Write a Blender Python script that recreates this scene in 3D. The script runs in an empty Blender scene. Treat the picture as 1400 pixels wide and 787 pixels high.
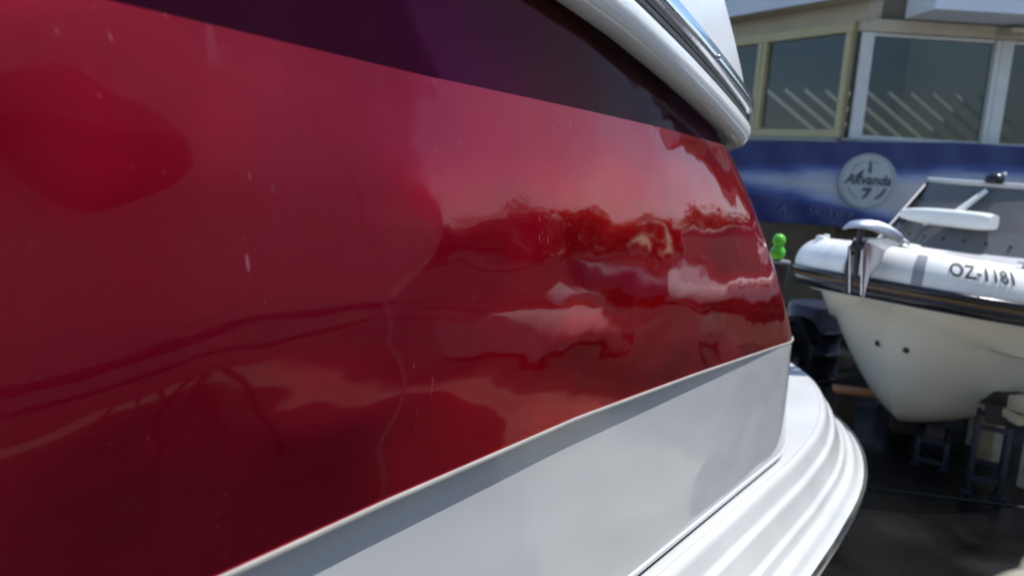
import bpy, bmesh, math, random
from math import sin, cos, tan, pi, radians, sqrt, hypot, exp
from mathutils import Vector, Matrix, noise

random.seed(7)
S = bpy.context.scene
COL = S.collection

# ------------------------------------------------------------------ camera
CAM_POS = Vector((0, 0, 1.7))
PITCH, ROLL = radians(10), radians(3.5)
r0 = Vector((1, 0, 0)); u0 = Vector((0, sin(PITCH), cos(PITCH))); fw = Vector((0, cos(PITCH), -sin(PITCH)))
rr = cos(ROLL) * r0 + sin(ROLL) * u0
uu = -sin(ROLL) * r0 + cos(ROLL) * u0
cd = bpy.data.cameras.new('camera'); cam = bpy.data.objects.new('camera', cd); COL.objects.link(cam)
cam.matrix_world = Matrix(((rr.x, uu.x, -fw.x, CAM_POS.x), (rr.y, uu.y, -fw.y, CAM_POS.y), (rr.z, uu.z, -fw.z, CAM_POS.z), (0, 0, 0, 1)))
cd.sensor_width = 36; cd.lens = 36 * 1100 / 1400
cd.clip_start = 0.05; cd.clip_end = 2000
cd.dof.use_dof = True; cd.dof.focus_distance = 1.55; cd.dof.aperture_fstop = 3.4; cd.dof.aperture_blades = 0
S.camera = cam

# ------------------------------------------------------------------ sky, sun, exposure
SUN_EL = radians(62)
SUN_H = Vector((0.94, 0.34)).normalized()
sun_dir = Vector((SUN_H.x * cos(SUN_EL), SUN_H.y * cos(SUN_EL), sin(SUN_EL)))
world = bpy.data.worlds.new('World'); S.world = world; world.use_nodes = True
wn = world.node_tree.nodes; wl = world.node_tree.links
bg = wn['Background']
sky = wn.new('ShaderNodeTexSky'); sky.sky_type = 'NISHITA'; sky.sun_disc = False
sky.sun_elevation = SUN_EL; sky.sun_rotation = math.atan2(SUN_H.x, SUN_H.y)
sky.dust_density = 0.25; sky.ozone_density = 2.5; sky.altitude = 200; sky.air_density = 1.0
wl.new(sky.outputs[0], bg.inputs[0]); bg.inputs[1].default_value = 0.145
sd = bpy.data.lights.new('sun', 'SUN'); sd.energy = 3.6; sd.angle = radians(0.53); sd.color = (1, 0.97, 0.925)
sun = bpy.data.objects.new('sun', sd); COL.objects.link(sun)
sun.rotation_euler = sun_dir.to_track_quat('Z', 'Y').to_euler()
sun.location = (6, 4, 12)
S.view_settings.view_transform = 'Standard'; S.view_settings.look = 'None'
S.view_settings.exposure = 0.5; S.view_settings.gamma = 1.0; S.view_settings.use_curve_mapping = False
S.cycles.use_denoising = True
S.cycles.max_bounces = 8; S.cycles.glossy_bounces = 5; S.cycles.transparent_max_bounces = 8
S.cycles.sample_clamp_indirect = 6.0
S.cycles.caustics_reflective = False; S.cycles.caustics_refractive = False

# ------------------------------------------------------------------ materials
MATS = {}
def mat(name, col, rough=0.5, metal=0.0, coat=0.0, coat_rough=0.03, spec=0.5, var=0.0, vscale=6.0, bump=0.0, bscale=40.0, rvar=0.0, trans=0.0):
    if name in MATS: return MATS[name]
    m = bpy.data.materials.new(name); m.use_nodes = True
    nt = m.node_tree; b = nt.nodes['Principled BSDF']
    b.inputs['Base Color'].default_value = (*col, 1); b.inputs['Roughness'].default_value = rough
    b.inputs['Metallic'].default_value = metal
    b.inputs['Coat Weight'].default_value = coat
    b.inputs['Coat Roughness'].default_value = coat_rough; b.inputs['Specular IOR Level'].default_value = spec
    b.inputs['Transmission Weight'].default_value = trans
    tc = nt.nodes.new('ShaderNodeTexCoord')
    if var > 0 or rvar > 0:
        nz = nt.nodes.new('ShaderNodeTexNoise'); nz.inputs['Scale'].default_value = vscale; nz.inputs['Detail'].default_value = 6
        nt.links.new(tc.outputs['Object'], nz.inputs['Vector'])
        if var > 0:
            rp = nt.nodes.new('ShaderNodeMapRange')
            rp.inputs[1].default_value = 0.3; rp.inputs[2].default_value = 0.7
            rp.inputs[3].default_value = 1 - var; rp.inputs[4].default_value = 1 + var * 0.5
            nt.links.new(nz.outputs[0], rp.inputs[0])
            mx = nt.nodes.new('ShaderNodeVectorMath'); mx.operation = 'SCALE'; mx.inputs[0].default_value = col
            nt.links.new(rp.outputs[0], mx.inputs['Scale']); nt.links.new(mx.outputs[0], b.inputs['Base Color'])
        if rvar > 0:
            rq = nt.nodes.new('ShaderNodeMapRange'); rq.inputs[1].default_value = 0.3; rq.inputs[2].default_value = 0.7
            rq.inputs[3].default_value = max(0.01, rough - rvar); rq.inputs[4].default_value = rough + rvar
            nt.links.new(nz.outputs[0], rq.inputs[0]); nt.links.new(rq.outputs[0], b.inputs['Roughness'])
    if bump > 0:
        n2 = nt.nodes.new('ShaderNodeTexNoise'); n2.inputs['Scale'].default_value = bscale; n2.inputs['Detail'].default_value = 5
        nt.links.new(tc.outputs['Object'], n2.inputs['Vector'])
        bp = nt.nodes.new('ShaderNodeBump'); bp.inputs['Strength'].default_value = 1.0; bp.inputs['Distance'].default_value = bump
        nt.links.new(n2.outputs[0], bp.inputs['Height']); nt.links.new(bp.outputs[0], b.inputs['Normal'])
    MATS[name] = m
    return m

def gelcoat(name, col, dust=0.0, wave=0.0, rough=0.06, streak=False, spec=0.5, metal=0.0, coat=0.0, tint=(0.72, 0.07, 0.22)):
    """glossy hull paint: long soft waves in the laminate, specks of dust, chalky run marks and fine scratches"""
    m = bpy.data.materials.new(name); m.use_nodes = True
    nt = m.node_tree; L = nt.links; N = nt.nodes; b = N['Principled BSDF']
    b.inputs['Roughness'].default_value = rough; b.inputs['Specular IOR Level'].default_value = spec
    b.inputs['Metallic'].default_value = metal
    if metal > 0: b.inputs['Specular Tint'].default_value = (*tint, 1)
    b.inputs['Coat Weight'].default_value = coat; b.inputs['Coat Roughness'].default_value = 0.035; b.inputs['Coat IOR'].default_value = 1.42
    tc = N.new('ShaderNodeTexCoord')
    def nz(scale, det=4, vec=None, dist=0.0):
        n = N.new('ShaderNodeTexNoise'); n.inputs['Scale'].default_value = scale; n.inputs['Detail'].default_value = det
        n.inputs['Distortion'].default_value = dist
        L.new(vec or tc.outputs['Object'], n.inputs['Vector']); return n.outputs[0]
    def mr(sock, a, b_, c=0.0, d=1.0):
        r = N.new('ShaderNodeMapRange'); r.inputs[1].default_value = a; r.inputs[2].default_value = b_
        r.inputs[3].default_value = c; r.inputs[4].default_value = d; L.new(sock, r.inputs[0]); return r.outputs[0]
    def mul(a, b_):
        q = N.new('ShaderNodeMath'); q.operation = 'MULTIPLY'; L.new(a, q.inputs[0])
        if hasattr(b_, 'is_linked'): L.new(b_, q.inputs[1])
        else: q.inputs[1].default_value = b_
        return q.outputs[0]
    def add(a, b_):
        q = N.new('ShaderNodeMath'); q.operation = 'ADD'; q.use_clamp = True; L.new(a, q.inputs[0]); L.new(b_, q.inputs[1]); return q.outputs[0]
    base = N.new('ShaderNodeMix'); base.data_type = 'RGBA'
    base.inputs['A'].default_value = (*col, 1); base.inputs['B'].default_value = (0.62, 0.55, 0.52, 1)
    if dust > 0:
        specks = mul(mr(nz(95, 2), 0.70, 0.78), mr(nz(3.0, 3), 0.42, 0.62))
        film = mul(mr(nz(1.6, 6, dist=0.6), 0.40, 0.75), 0.034 * dust)
        # chalky drips: stretched up and down
        mp = N.new('ShaderNodeMapping'); mp.inputs['Scale'].default_value = (26, 26, 5.0); L.new(tc.outputs['Object'], mp.inputs['Vector'])
        drips = mul(mul(mr(nz(1.0, 3, mp.outputs[0]), 0.67, 0.74), mr(nz(2.2, 2), 0.50, 0.62)), 0.10 * dust)
        # hairline scratches
        sc = N.new('ShaderNodeMapping'); sc.inputs['Rotation'].default_value = (0.5, 0.9, 0.4); sc.inputs['Scale'].default_value = (3, 160, 30); L.new(tc.outputs['Object'], sc.inputs['Vector'])
        scr = mul(mul(mr(nz(1.0, 1, sc.outputs[0]), 0.74, 0.78), mr(nz(4.5, 2), 0.54, 0.64)), 0.34 * dust)
        f = add(add(mul(specks, 0.22 * dust), film), add(drips, scr))
        L.new(f, base.inputs['Factor'])
        ro = N.new('ShaderNodeMath'); ro.operation = 'MULTIPLY_ADD'; L.new(f, ro.inputs[0]); ro.inputs[1].default_value = 0.5
        L.new(mr(nz(2.5, 5), 0.3, 0.7, rough * 0.6, rough * 1.5), ro.inputs[2]); L.new(ro.outputs[0], b.inputs['Roughness'])
    else:
        base.inputs['Factor'].default_value = 0
    L.new(base.outputs['Result'], b.inputs['Base Color'])
    if wave > 0:
        mw = N.new('ShaderNodeMapping'); mw.inputs['Scale'].default_value = (1, 1, 1.9); L.new(tc.outputs['Object'], mw.inputs['Vector']); w1 = nz(2.3, 1, mw.outputs[0]); w2 = nz(8.0, 1, mw.outputs[0])
        h = N.new('ShaderNodeMath'); h.operation = 'MULTIPLY_ADD'; L.new(w2, h.inputs[0]); h.inputs[1].default_value = 0.07; L.new(w1, h.inputs[2])
        bp = N.new('ShaderNodeBump'); bp.inputs['Strength'].default_value = 1; bp.inputs['Distance'].default_value = wave
        L.new(h.outputs[0], bp.inputs['Height']); L.new(bp.outputs[0], b.inputs['Normal']); L.new(bp.outputs[0], b.inputs['Coat Normal'])
    MATS[name] = m
    return m

RED = gelcoat('red_gelcoat', (0.43, 0.0014, 0.023), dust=1.0, wave=0.012, rough=0.25, spec=0.0, metal=0.96, coat=0.62)
DARK = gelcoat('plum_gelcoat', (0.070, 0.004, 0.019), dust=0.10, wave=0.012, rough=0.14, spec=0.0, metal=1.0, coat=0.16, tint=(0.34, 0.14, 0.36))
WHITE = gelcoat('white_gelcoat', (0.51, 0.52, 0.53), dust=0.5, wave=0.010, rough=0.06)
WHITE2 = mat('moulded_white', (0.63, 0.64, 0.64), 0.14, var=0.09, vscale=3, bump=0.0006, bscale=9)
RAILW = mat('rail_white', (0.86, 0.865, 0.86), 0.14, var=0.05, vscale=3, bump=0.0006, bscale=9)
CHROME = mat('steel_trim', (0.66, 0.66, 0.66), 0.12, metal=1.0, bump=0.0003, bscale=30)
STEEL = mat('galvanised', (0.5, 0.52, 0.54), 0.3, metal=1.0, var=0.15, vscale=20)
BLACKR = mat('black_rubber', (0.012, 0.012, 0.014), 0.28, bump=0.0005, bscale=60)
SEAL = mat('dark_sealant', (0.015, 0.015, 0.016), 0.6, var=0.3, vscale=30)
GREYST = mat('grey_insert', (0.16, 0.155, 0.14), 0.4, var=0.2, vscale=25)

# ------------------------------------------------------------------ builders
def link(o, parent=None):
    COL.objects.link(o)
    if parent: o.parent = parent
    return o
def tag(o, label=None, cat=None, group=None, kind=None):
    if label: o['label'] = label
    if cat: o['category'] = cat
    if group: o['group'] = group
    if kind: o['kind'] = kind
    return o
def empty(name, loc, label, cat, group=None, rz=0):
    o = bpy.data.objects.new(name, None); o.location = loc; o.rotation_euler.z = rz; o.empty_display_size = 0.2
    link(o); return tag(o, label, cat, group)
def mesh(name, verts, faces, m, parent=None, smooth=True, sharp=radians(40), recalc=True):
    me = bpy.data.meshes.new(name); me.from_pydata([tuple(v) for v in verts], [], faces); me.validate()
    if recalc:
        bm = bmesh.new(); bm.from_mesh(me); bmesh.ops.remove_doubles(bm, verts=bm.verts, dist=1e-5)
        bmesh.ops.recalc_face_normals(bm, faces=bm.faces); bm.to_mesh(me); bm.free()
    if smooth:
        me.polygons.foreach_set('use_smooth', [True] * len(me.polygons)); me.set_sharp_from_angle(angle=sharp)
    for mm in (m if isinstance(m, (list, tuple)) else [m]): me.materials.append(mm)
    o = bpy.data.objects.new(name, me); o.parent = parent
    if parent: o.matrix_parent_inverse = Matrix.Translation(-parent.location) if parent.rotation_euler.z == 0 and parent.type == 'EMPTY' else Matrix()
    COL.objects.link(o); return o
class MB:
    def __init__(s): s.v = []; s.f = []
    def add(s, vs, fs):
        k = len(s.v); s.v += [Vector(v) for v in vs]; s.f += [tuple(i + k for i in f) for f in fs]; return s
    def box(s, c, size, rz=0.0, M=None, bev=0.0):
        bm = bmesh.new(); bmesh.ops.create_cube(bm, size=1)
        for v in bm.verts: v.co = Vector((v.co.x * size[0], v.co.y * size[1], v.co.z * size[2]))
        if bev > 0: bmesh.ops.bevel(bm, geom=bm.edges[:] + bm.verts[:], offset=bev, segments=2, affect='EDGES', profile=0.6)
        R = M or Matrix.Rotation(rz, 3, 'Z')
        bm.verts.index_update()
        s.add([R @ v.co + Vector(c) for v in bm.verts], [[v.index for v in f.verts] for f in bm.faces]); bm.free(); return s
    def tube(s, pts, rad, seg=10, cap=True):
        pts = [Vector(p) for p in pts]; rads = rad if isinstance(rad, (list, tuple)) else [rad] * len(pts)
        rings = []; prev = None
        for i, p in enumerate(pts):
            d = (pts[min(i + 1, len(pts) - 1)] - pts[max(i - 1, 0)]).normalized()
            if prev is None:
                a = d.cross(Vector((0, 0, 1)));
                if a.length < 1e-3: a = d.cross(Vector((1, 0, 0)))
                a.normalize()
            else:
                a = (prev - d * prev.dot(d)).normalized()
            prev = a; b = d.cross(a)
            rings.append([p + (a * cos(2 * pi * k / seg) + b * sin(2 * pi * k / seg)) * rads[i] for k in range(seg)])
        vs = [v for r in rings for v in r]; fs = []
        for i in range(len(rings) - 1):
            for k in range(seg):
                k2 = (k + 1) % seg; fs.append((i * seg + k, i * seg + k2, (i + 1) * seg + k2, (i + 1) * seg + k))
        if cap: fs += [tuple(range(seg))[::-1], tuple((len(rings) - 1) * seg + k for k in range(seg))]
        return s.add(vs, fs)
    def lathe(s, prof, c, seg=20, axis=None):
        Q = axis.to_track_quat('Z', 'Y').to_matrix() if axis is not None else Matrix.Identity(3)
        vs = [Q @ Vector((r * cos(2 * pi * k / seg), r * sin(2 * pi * k / seg), z)) + Vector(c) for r, z in prof for k in range(seg)]; fs = []
        for i in range(len(prof) - 1):
            for k in range(seg):
                k2 = (k + 1) % seg; fs.append((i * seg + k, i * seg + k2, (i + 1) * seg + k2, (i + 1) * seg + k))
        return s.add(vs, fs)
    def loft(s, rows, close=False):
        n = len(rows[0]); vs = [v for r in rows for v in r]; fs = []
        for i in range(len(rows) - 1):
            for k in range(n if close else n - 1):
                k2 = (k + 1) % n; fs.append((i * n + k, i * n + k2, (i + 1) * n + k2, (i + 1) * n + k))
        return s.add(vs, fs)
    def poly(s, pts): return s.add(pts, [tuple(range(len(pts)))])
    def prism(s, pts, d):
        n = len(pts); d = Vector(d); p = [Vector(q) for q in pts]
        return s.add(p + [q + d for q in p], [tuple(range(n))[::-1], tuple(range(n, 2 * n))] + [(i, (i + 1) % n, n + (i + 1) % n, n + i) for i in range(n)])
    def build(s, name, m, parent=None, **k): return mesh(name, s.v, s.f, m, parent, **k)
def crom(pts, n):
    """smooth curve through points, n samples"""
    P = [Vector(p) for p in pts]; P = [2 * P[0] - P[1]] + P + [2 * P[-1] - P[-2]]; out = []; m = len(P) - 3
    for i in range(n):
        x = i / (n - 1) * m; k = min(int(x), m - 1); u = x - k; a, b, c, d = P[k:k + 4]
        out.append(0.5 * ((2 * b) + (c - a) * u + (2 * a - 5 * b + 4 * c - d) * u * u + (3 * b - a - 3 * c + d) * u ** 3))
    return out
def interp(tab, x):
    if x <= tab[0][0]: return tab[0][1]
    for (a, p), (b, q) in zip(tab, tab[1:]):
        if x <= b: return p + (q - p) * (x - a) / (b - a)
    return tab[-1][1]
def text_mesh(txt, size, shear=0.0, offset=0.0, cuts=False):
    cu = bpy.data.curves.new('lettering', 'FONT'); cu.body = txt; cu.size = size; cu.align_x = 'CENTER'; cu.align_y = 'CENTER'
    cu.shear = shear; cu.offset = offset; cu.resolution_u = 3
    o = bpy.data.objects.new('lettering', cu); COL.objects.link(o)
    dg = bpy.context.evaluated_depsgraph_get(); me = bpy.data.meshes.new_from_object(o.evaluated_get(dg))
    vs = [v.co.copy() for v in me.vertices]; fs = [tuple(p.vertices) for p in me.polygons]
    if cuts:
        bm = bmesh.new(); bm.from_mesh(me)
        for q in range(1, 12):
            bmesh.ops.bisect_plane(bm, geom=bm.verts[:] + bm.edges[:] + bm.faces[:], plane_co=(0, size * (q / 12 - 0.5), 0), plane_no=(0, 1, 0))
        bm.verts.index_update(); vs = [v.co.copy() for v in bm.verts]; fs = [tuple(v.index for v in f.verts) for f in bm.faces]; bm.free()
    bpy.data.objects.remove(o); bpy.data.curves.remove(cu); bpy.data.meshes.remove(me)
    return vs, fs

def letters(name, verts, faces, m, parent):
    """one mesh per printed letter"""
    up = list(range(len(verts)))
    def find(i):
        while up[i] != i: up[i] = up[up[i]]; i = up[i]
        return i
    for f in faces:
        for i in f[1:]: up[find(i)] = find(f[0])
    grp = {}
    for f in faces: grp.setdefault(find(f[0]), []).append(f)
    for fs_ in grp.values():
        ids = sorted({i for f in fs_ for i in f}); mp = {i: k for k, i in enumerate(ids)}
        mesh(name, [verts[i] for i in ids], [tuple(mp[i] for i in f) for f in fs_], m, parent, smooth=False)

# ------------------------------------------------------------------ ground
def ground_material():
    m = bpy.data.materials.new('yard_concrete'); m.use_nodes = True; nt = m.node_tree; N = nt.nodes; L = nt.links; b = N['Principled BSDF']
    tc = N.new('ShaderNodeTexCoord')
    def nz(sc, det): n = N.new('ShaderNodeTexNoise'); n.inputs['Scale'].default_value = sc; n.inputs['Detail'].default_value = det; L.new(tc.outputs['Object'], n.inputs['Vector']); return n.outputs[0]
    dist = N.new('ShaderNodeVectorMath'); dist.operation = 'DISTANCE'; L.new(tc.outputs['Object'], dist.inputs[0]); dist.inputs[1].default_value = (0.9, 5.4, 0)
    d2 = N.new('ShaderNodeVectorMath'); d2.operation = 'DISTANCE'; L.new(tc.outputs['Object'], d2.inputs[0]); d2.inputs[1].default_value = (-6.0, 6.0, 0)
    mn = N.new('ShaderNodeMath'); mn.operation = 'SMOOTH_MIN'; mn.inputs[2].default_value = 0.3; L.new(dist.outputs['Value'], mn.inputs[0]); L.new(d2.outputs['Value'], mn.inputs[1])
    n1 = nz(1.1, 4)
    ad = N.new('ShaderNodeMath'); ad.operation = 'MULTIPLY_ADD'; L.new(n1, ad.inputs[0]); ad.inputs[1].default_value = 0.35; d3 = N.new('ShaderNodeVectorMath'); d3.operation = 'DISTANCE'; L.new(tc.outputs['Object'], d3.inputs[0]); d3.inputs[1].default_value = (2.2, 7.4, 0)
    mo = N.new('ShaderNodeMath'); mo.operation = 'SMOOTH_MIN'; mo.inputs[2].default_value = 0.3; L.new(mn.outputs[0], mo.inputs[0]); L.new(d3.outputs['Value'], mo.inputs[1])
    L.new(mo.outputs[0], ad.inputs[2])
    wet_shade = N.new('ShaderNodeMapRange'); wet_shade.inputs[1].default_value = 2.60; wet_shade.inputs[2].default_value = 2.64; wet_shade.inputs[3].default_value = 1; wet_shade.inputs[4].default_value = 0; L.new(ad.outputs[0], wet_shade.inputs[0])  # wet concrete, its near-black tone also painting in the boats' shade
    dry = N.new('ShaderNodeValToRGB'); dry.color_ramp.elements[0].position = 0.3; dry.color_ramp.elements[0].color = (0.26, 0.23, 0.18, 1)
    dry.color_ramp.elements[1].position = 0.72; dry.color_ramp.elements[1].color = (0.40, 0.36, 0.29, 1); L.new(nz(2.3, 8), dry.inputs[0])
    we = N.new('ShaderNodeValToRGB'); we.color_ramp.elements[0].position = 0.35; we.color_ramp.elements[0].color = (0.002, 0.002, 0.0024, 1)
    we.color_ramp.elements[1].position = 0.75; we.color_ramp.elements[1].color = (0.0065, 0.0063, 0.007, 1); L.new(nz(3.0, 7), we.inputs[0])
    far = N.new('ShaderNodeVectorMath'); far.operation = 'DISTANCE'; L.new(tc.outputs['Object'], far.inputs[0]); far.inputs[1].default_value = (1.3, 0.4, 0)  # pale concrete widened out of view to bounce light onto the cruiser
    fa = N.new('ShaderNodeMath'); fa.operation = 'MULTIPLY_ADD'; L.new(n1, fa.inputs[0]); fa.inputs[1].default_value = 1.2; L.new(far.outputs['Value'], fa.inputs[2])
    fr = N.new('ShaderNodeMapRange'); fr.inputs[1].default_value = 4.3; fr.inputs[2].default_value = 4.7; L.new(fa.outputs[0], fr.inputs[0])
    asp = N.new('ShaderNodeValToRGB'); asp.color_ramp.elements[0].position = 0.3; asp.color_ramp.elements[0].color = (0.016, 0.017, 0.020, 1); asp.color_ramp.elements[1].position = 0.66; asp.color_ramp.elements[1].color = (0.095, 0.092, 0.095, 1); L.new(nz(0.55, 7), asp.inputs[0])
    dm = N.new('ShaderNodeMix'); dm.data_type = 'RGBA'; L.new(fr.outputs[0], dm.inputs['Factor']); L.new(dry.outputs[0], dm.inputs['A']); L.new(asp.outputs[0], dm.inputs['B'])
    mx = N.new('ShaderNodeMix'); mx.data_type = 'RGBA'; L.new(wet_shade.outputs[0], mx.inputs['Factor']); L.new(dm.outputs['Result'], mx.inputs['A']); L.new(we.outputs[0], mx.inputs['B'])
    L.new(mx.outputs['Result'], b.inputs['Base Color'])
    wr = N.new('ShaderNodeMapRange'); wr.inputs[1].default_value = 0.4; wr.inputs[2].default_value = 0.62; wr.inputs[3].default_value = 0.10; wr.inputs[4].default_value = 0.5; L.new(nz(1.7, 6), wr.inputs[0])
    ro = N.new('ShaderNodeMix'); ro.inputs['A'].default_value = 0.85; L.new(wet_shade.outputs[0], ro.inputs['Factor']); L.new(wr.outputs[0], ro.inputs['B']); L.new(ro.outputs['Result'], b.inputs['Roughness'])
    b.inputs['Specular IOR Level'].default_value = 0.16
    bp = N.new('ShaderNodeBump'); bp.inputs['Distance'].default_value = 0.004; bp.inputs['Strength'].default_value = 0.7; L.new(nz(35, 6), bp.inputs['Height']); L.new(bp.outputs[0], b.inputs['Normal'])
    return m
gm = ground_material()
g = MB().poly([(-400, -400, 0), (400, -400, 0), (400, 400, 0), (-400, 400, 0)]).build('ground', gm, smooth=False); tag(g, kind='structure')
# shallow joints between the cast slabs under the inflatable boat
for k, (x0, y0, x1, y1) in enumerate([(0.2, 4.42, 4.6, 3.66), (1.0, 6.6, 5.4, 5.84)]):
    d = Vector((x1 - x0, y1 - y0, 0)); n_ = Vector((-d.y, d.x, 0)).normalized() * 0.012
    j = MB().poly([Vector((x0, y0, 0.004)) - n_, Vector((x1, y1, 0.004)) - n_, Vector((x1, y1, 0.004)) + n_, Vector((x0, y0, 0.004)) + n_]).build('slab_joint', mat('joint_grit', (0.014, 0.0138, 0.015), 0.8, var=0.5, vscale=8), smooth=False)
    j.parent = g

# ------------------------------------------------------------------ the red motorboat
PHI = radians(32)
T = Vector((sin(PHI), cos(PHI), 0)); Nn = Vector((cos(PHI), -sin(PHI), 0)); OC = -1.98
def W(s, o, z): return T * s + Nn * o + Vector((0, 0, z))
S_BOW = -3.9
def side_o(o0, s, k, sref=3.0, bow=S_BOW, tw=0.0):
    o = o0 - k * (sref - s) if s > 0 else o0 - k * sref
    o -= tw * max(0.0, min(1.4, (s - 0.7) / 2.0)) ** 1.7
    if s < 0: u = s / bow; o = OC + (o - OC) * sqrt(max(0.0, 1 - min(1, u) ** 2.3))
    return o
def ring(o0, zf, s_end, a, b, k=0.0, bow=S_BOW, sref=3.0, tw=0.0):
    """half outline from the stem along the near side, round the quarter to the middle of the transom: (s, o, z)"""
    pts = []
    for i in range(26): s = bow * (1 - i / 26) ** 1.0 if i else bow; pts.append((s, side_o(o0, s, k, sref, bow, tw), zf(s)))
    s1 = s_end - a
    for i in range(44): s = s1 * i / 44; pts.append((s, side_o(o0, s, k, sref, bow, tw), zf(s)))
    oe = side_o(o0, s1, k, sref, bow, tw)
    slope = (oe - side_o(o0, s1 - 0.02, k, sref, bow, tw)) / 0.02
    for i in range(19):
        th = pi / 2 * i / 18; ds = a * sin(th); pts.append((s1 + ds, oe + slope * ds * (1 - i / 18) - b * (1 - cos(th)), zf(s1 + ds)))
    o_l = pts[-1][1]
    for i in range(1, 9): o = o_l + (OC - o_l) * i / 8; pts.append((s_end, o, zf(s_end)))
    return pts
def full(half):
    """mirror the half outline about the boat's centre line"""
    m = [(s, 2 * OC - o, z) for s, o, z in half[:-1]][::-1]
    return [W(*p) for p in half] + [W(*p) for p in m[:-1]]
def outw(half):
    """outward plan normal (ds, do) for each point of a half outline"""
    out = []
    for i in range(len(half)):
        a = half[max(0, i - 1)]; b = half[min(len(half) - 1, i + 1)]; d = (b[0] - a[0], b[1] - a[1]); l = hypot(*d) or 1
        out.append((-d[1] / l, d[0] / l))
    out[0] = (-1, 0); out[-1] = (1, 0)
    return out
def sweep(half, prof):
    nn = outw(half); rows = []
    for (u, h) in prof: rows.append(full([(s + nx * u, (o + ny * u) if 0 < i < len(half) - 1 else o, z + h) for i, ((s, o, z), (nx, ny)) in enumerate(zip(half, nn))]))
    return rows
z1 = lambda s: interp([(-4, 1.97), (0.4, 1.811), (0.9, 1.789), (1.44, 1.776), (1.97, 1.762), (2.75, 1.734), (3.5, 1.70)], s)
z3 = lambda s: interp([(-4, 1.42), (-1, 1.26), (0.5, 1.219), (0.8, 1.212), (1.35, 1.190), (1.98, 1.143), (2.8, 1.073), (3.2, 1.035), (3.6, 1.0)], s)
zr = lambda s: interp([(-4, 2.46), (-0.5, 2.14), (0.6, 2.035), (1.32, 1.963), (1.58, 1.932), (1.943, 1.876), (2.25, 1.825), (2.49, 1.783), (2.65, 1.752), (3.0, 1.68)], s) - 0.022
zs = lambda s: max(zr(s) + 0.04, z1(s) + 0.006)
z5 = lambda s: 0.633 + 0.075 * max(0, min(3.0, 3.0 - s))
boat = empty('motorboat', W(1.0, OC, 0), 'red motorboat with plum upper stripe and white swim platform, filling the foreground', 'motorboat')
ringB = lambda: ring(-0.704, z1, 2.82, 0.30, 0.30, 0.012, tw=0.135)
rows = []
NV = 12
for i in range(NV + 1):
    v = i / NV
    o0 = -0.704 + 0.049 * v ** 0.8 + 0.018 * sin(pi * v)
    se = 2.82 + 0.655 * v ** 0.86
    rows.append(full(ring(o0, (lambda s, v=v: z1(s) * (1 - v) + z3(s) * v), se, 0.30 + 0.24 * v, 0.30 + 0.05 * v, 0.012, S_BOW + 0.35 * v, tw=0.135 * (1 - v) ** 1.15)))
MB().loft(rows, True).build('hull_side', RED, boat, sharp=radians(60))
up = [ring(-0.742, zs, 2.72, 0.30, 0.30, 0.012, S_BOW - 0.1, tw=0.128), ring(-0.722, lambda s: (zs(s) + z1(s)) / 2, 2.77, 0.30, 0.30, 0.012, S_BOW - 0.05, tw=0.132), ringB()]
o_ = MB().loft([full(r) for r in up], True).build('upper_stripe', DARK, boat, sharp=radians(60)); o_['label'] = 'dark plum stripe below the rail'
# thin cream lip closing the lower edge of the red moulding
rD = ring(-0.655, z3, 3.475, 0.54, 0.35, 0.012, S_BOW + 0.35)
MB().loft(sweep(rD, [(-0.004, 0.0005), (0.0045, -0.0005), (0.0055, -0.003), (0.0045, -0.0062), (-0.03, -0.0075)]), True).build('edge_strip', mat('cream_edge', (0.42, 0.41, 0.39), 0.4, var=0.15, vscale=14), boat)
# white band: tucked in below the lip, flaring outwards
ins = lambda s: 1.0
rows = []
for i in range(9):
    v = i / 8
    o0 = -0.675 + 0.039 * v ** 1.3
    rows.append(full(ring(o0, (lambda s, v=v: (z3(s) - 0.0075) * (1 - v) + z5(s) * v), 3.46 + 0.10 * v, 0.56 + 0.08 * v, 0.36, 0.012, S_BOW + 0.35 + 0.4 * v, tw=-0.021 * (1 - v))))
o_ = MB().loft(rows, True).build('lower_band', WHITE, boat, sharp=radians(60)); o_['label'] = 'glossy white lower band under the red side'
rE = ring(-0.636, z5, 3.56, 0.64, 0.36, 0.012, S_BOW + 0.75)
MB().loft(sweep(rE, [(0.0, 0.001), (0.006, -0.002), (0.006, -0.012), (-0.004, -0.014)]), True).build('band_flange', WHITE2, boat)
MB().loft(sweep(rE, [(-0.002, -0.012), (-0.004, -0.09)]), True).build('gap_seal', SEAL, boat)
bot = [ring(-0.66, lambda s: z5(s) - 0.03, 3.38, 0.3, 0.25, 0.012, S_BOW + 0.8), ring(-0.80, lambda s: 0.42 + 0.05 * max(0, 2 - s) * 0.8, 3.3, 0.3, 0.3, 0.06, S_BOW + 1.2),
       [(s, OC + (o - OC) * 0.02, 0.22 + 0.03 * max(0, -s) ** 1.5) for s, o, z in ring(-0.9, lambda s: 0, 3.2, 0.3, 0.3, 0.05, S_BOW + 1.6)]]
MB().loft([full(r) for r in bot], True).build('hull_bottom', mat('antifoul', (0.03, 0.04, 0.09), 0.7, var=0.3), boat)
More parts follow.
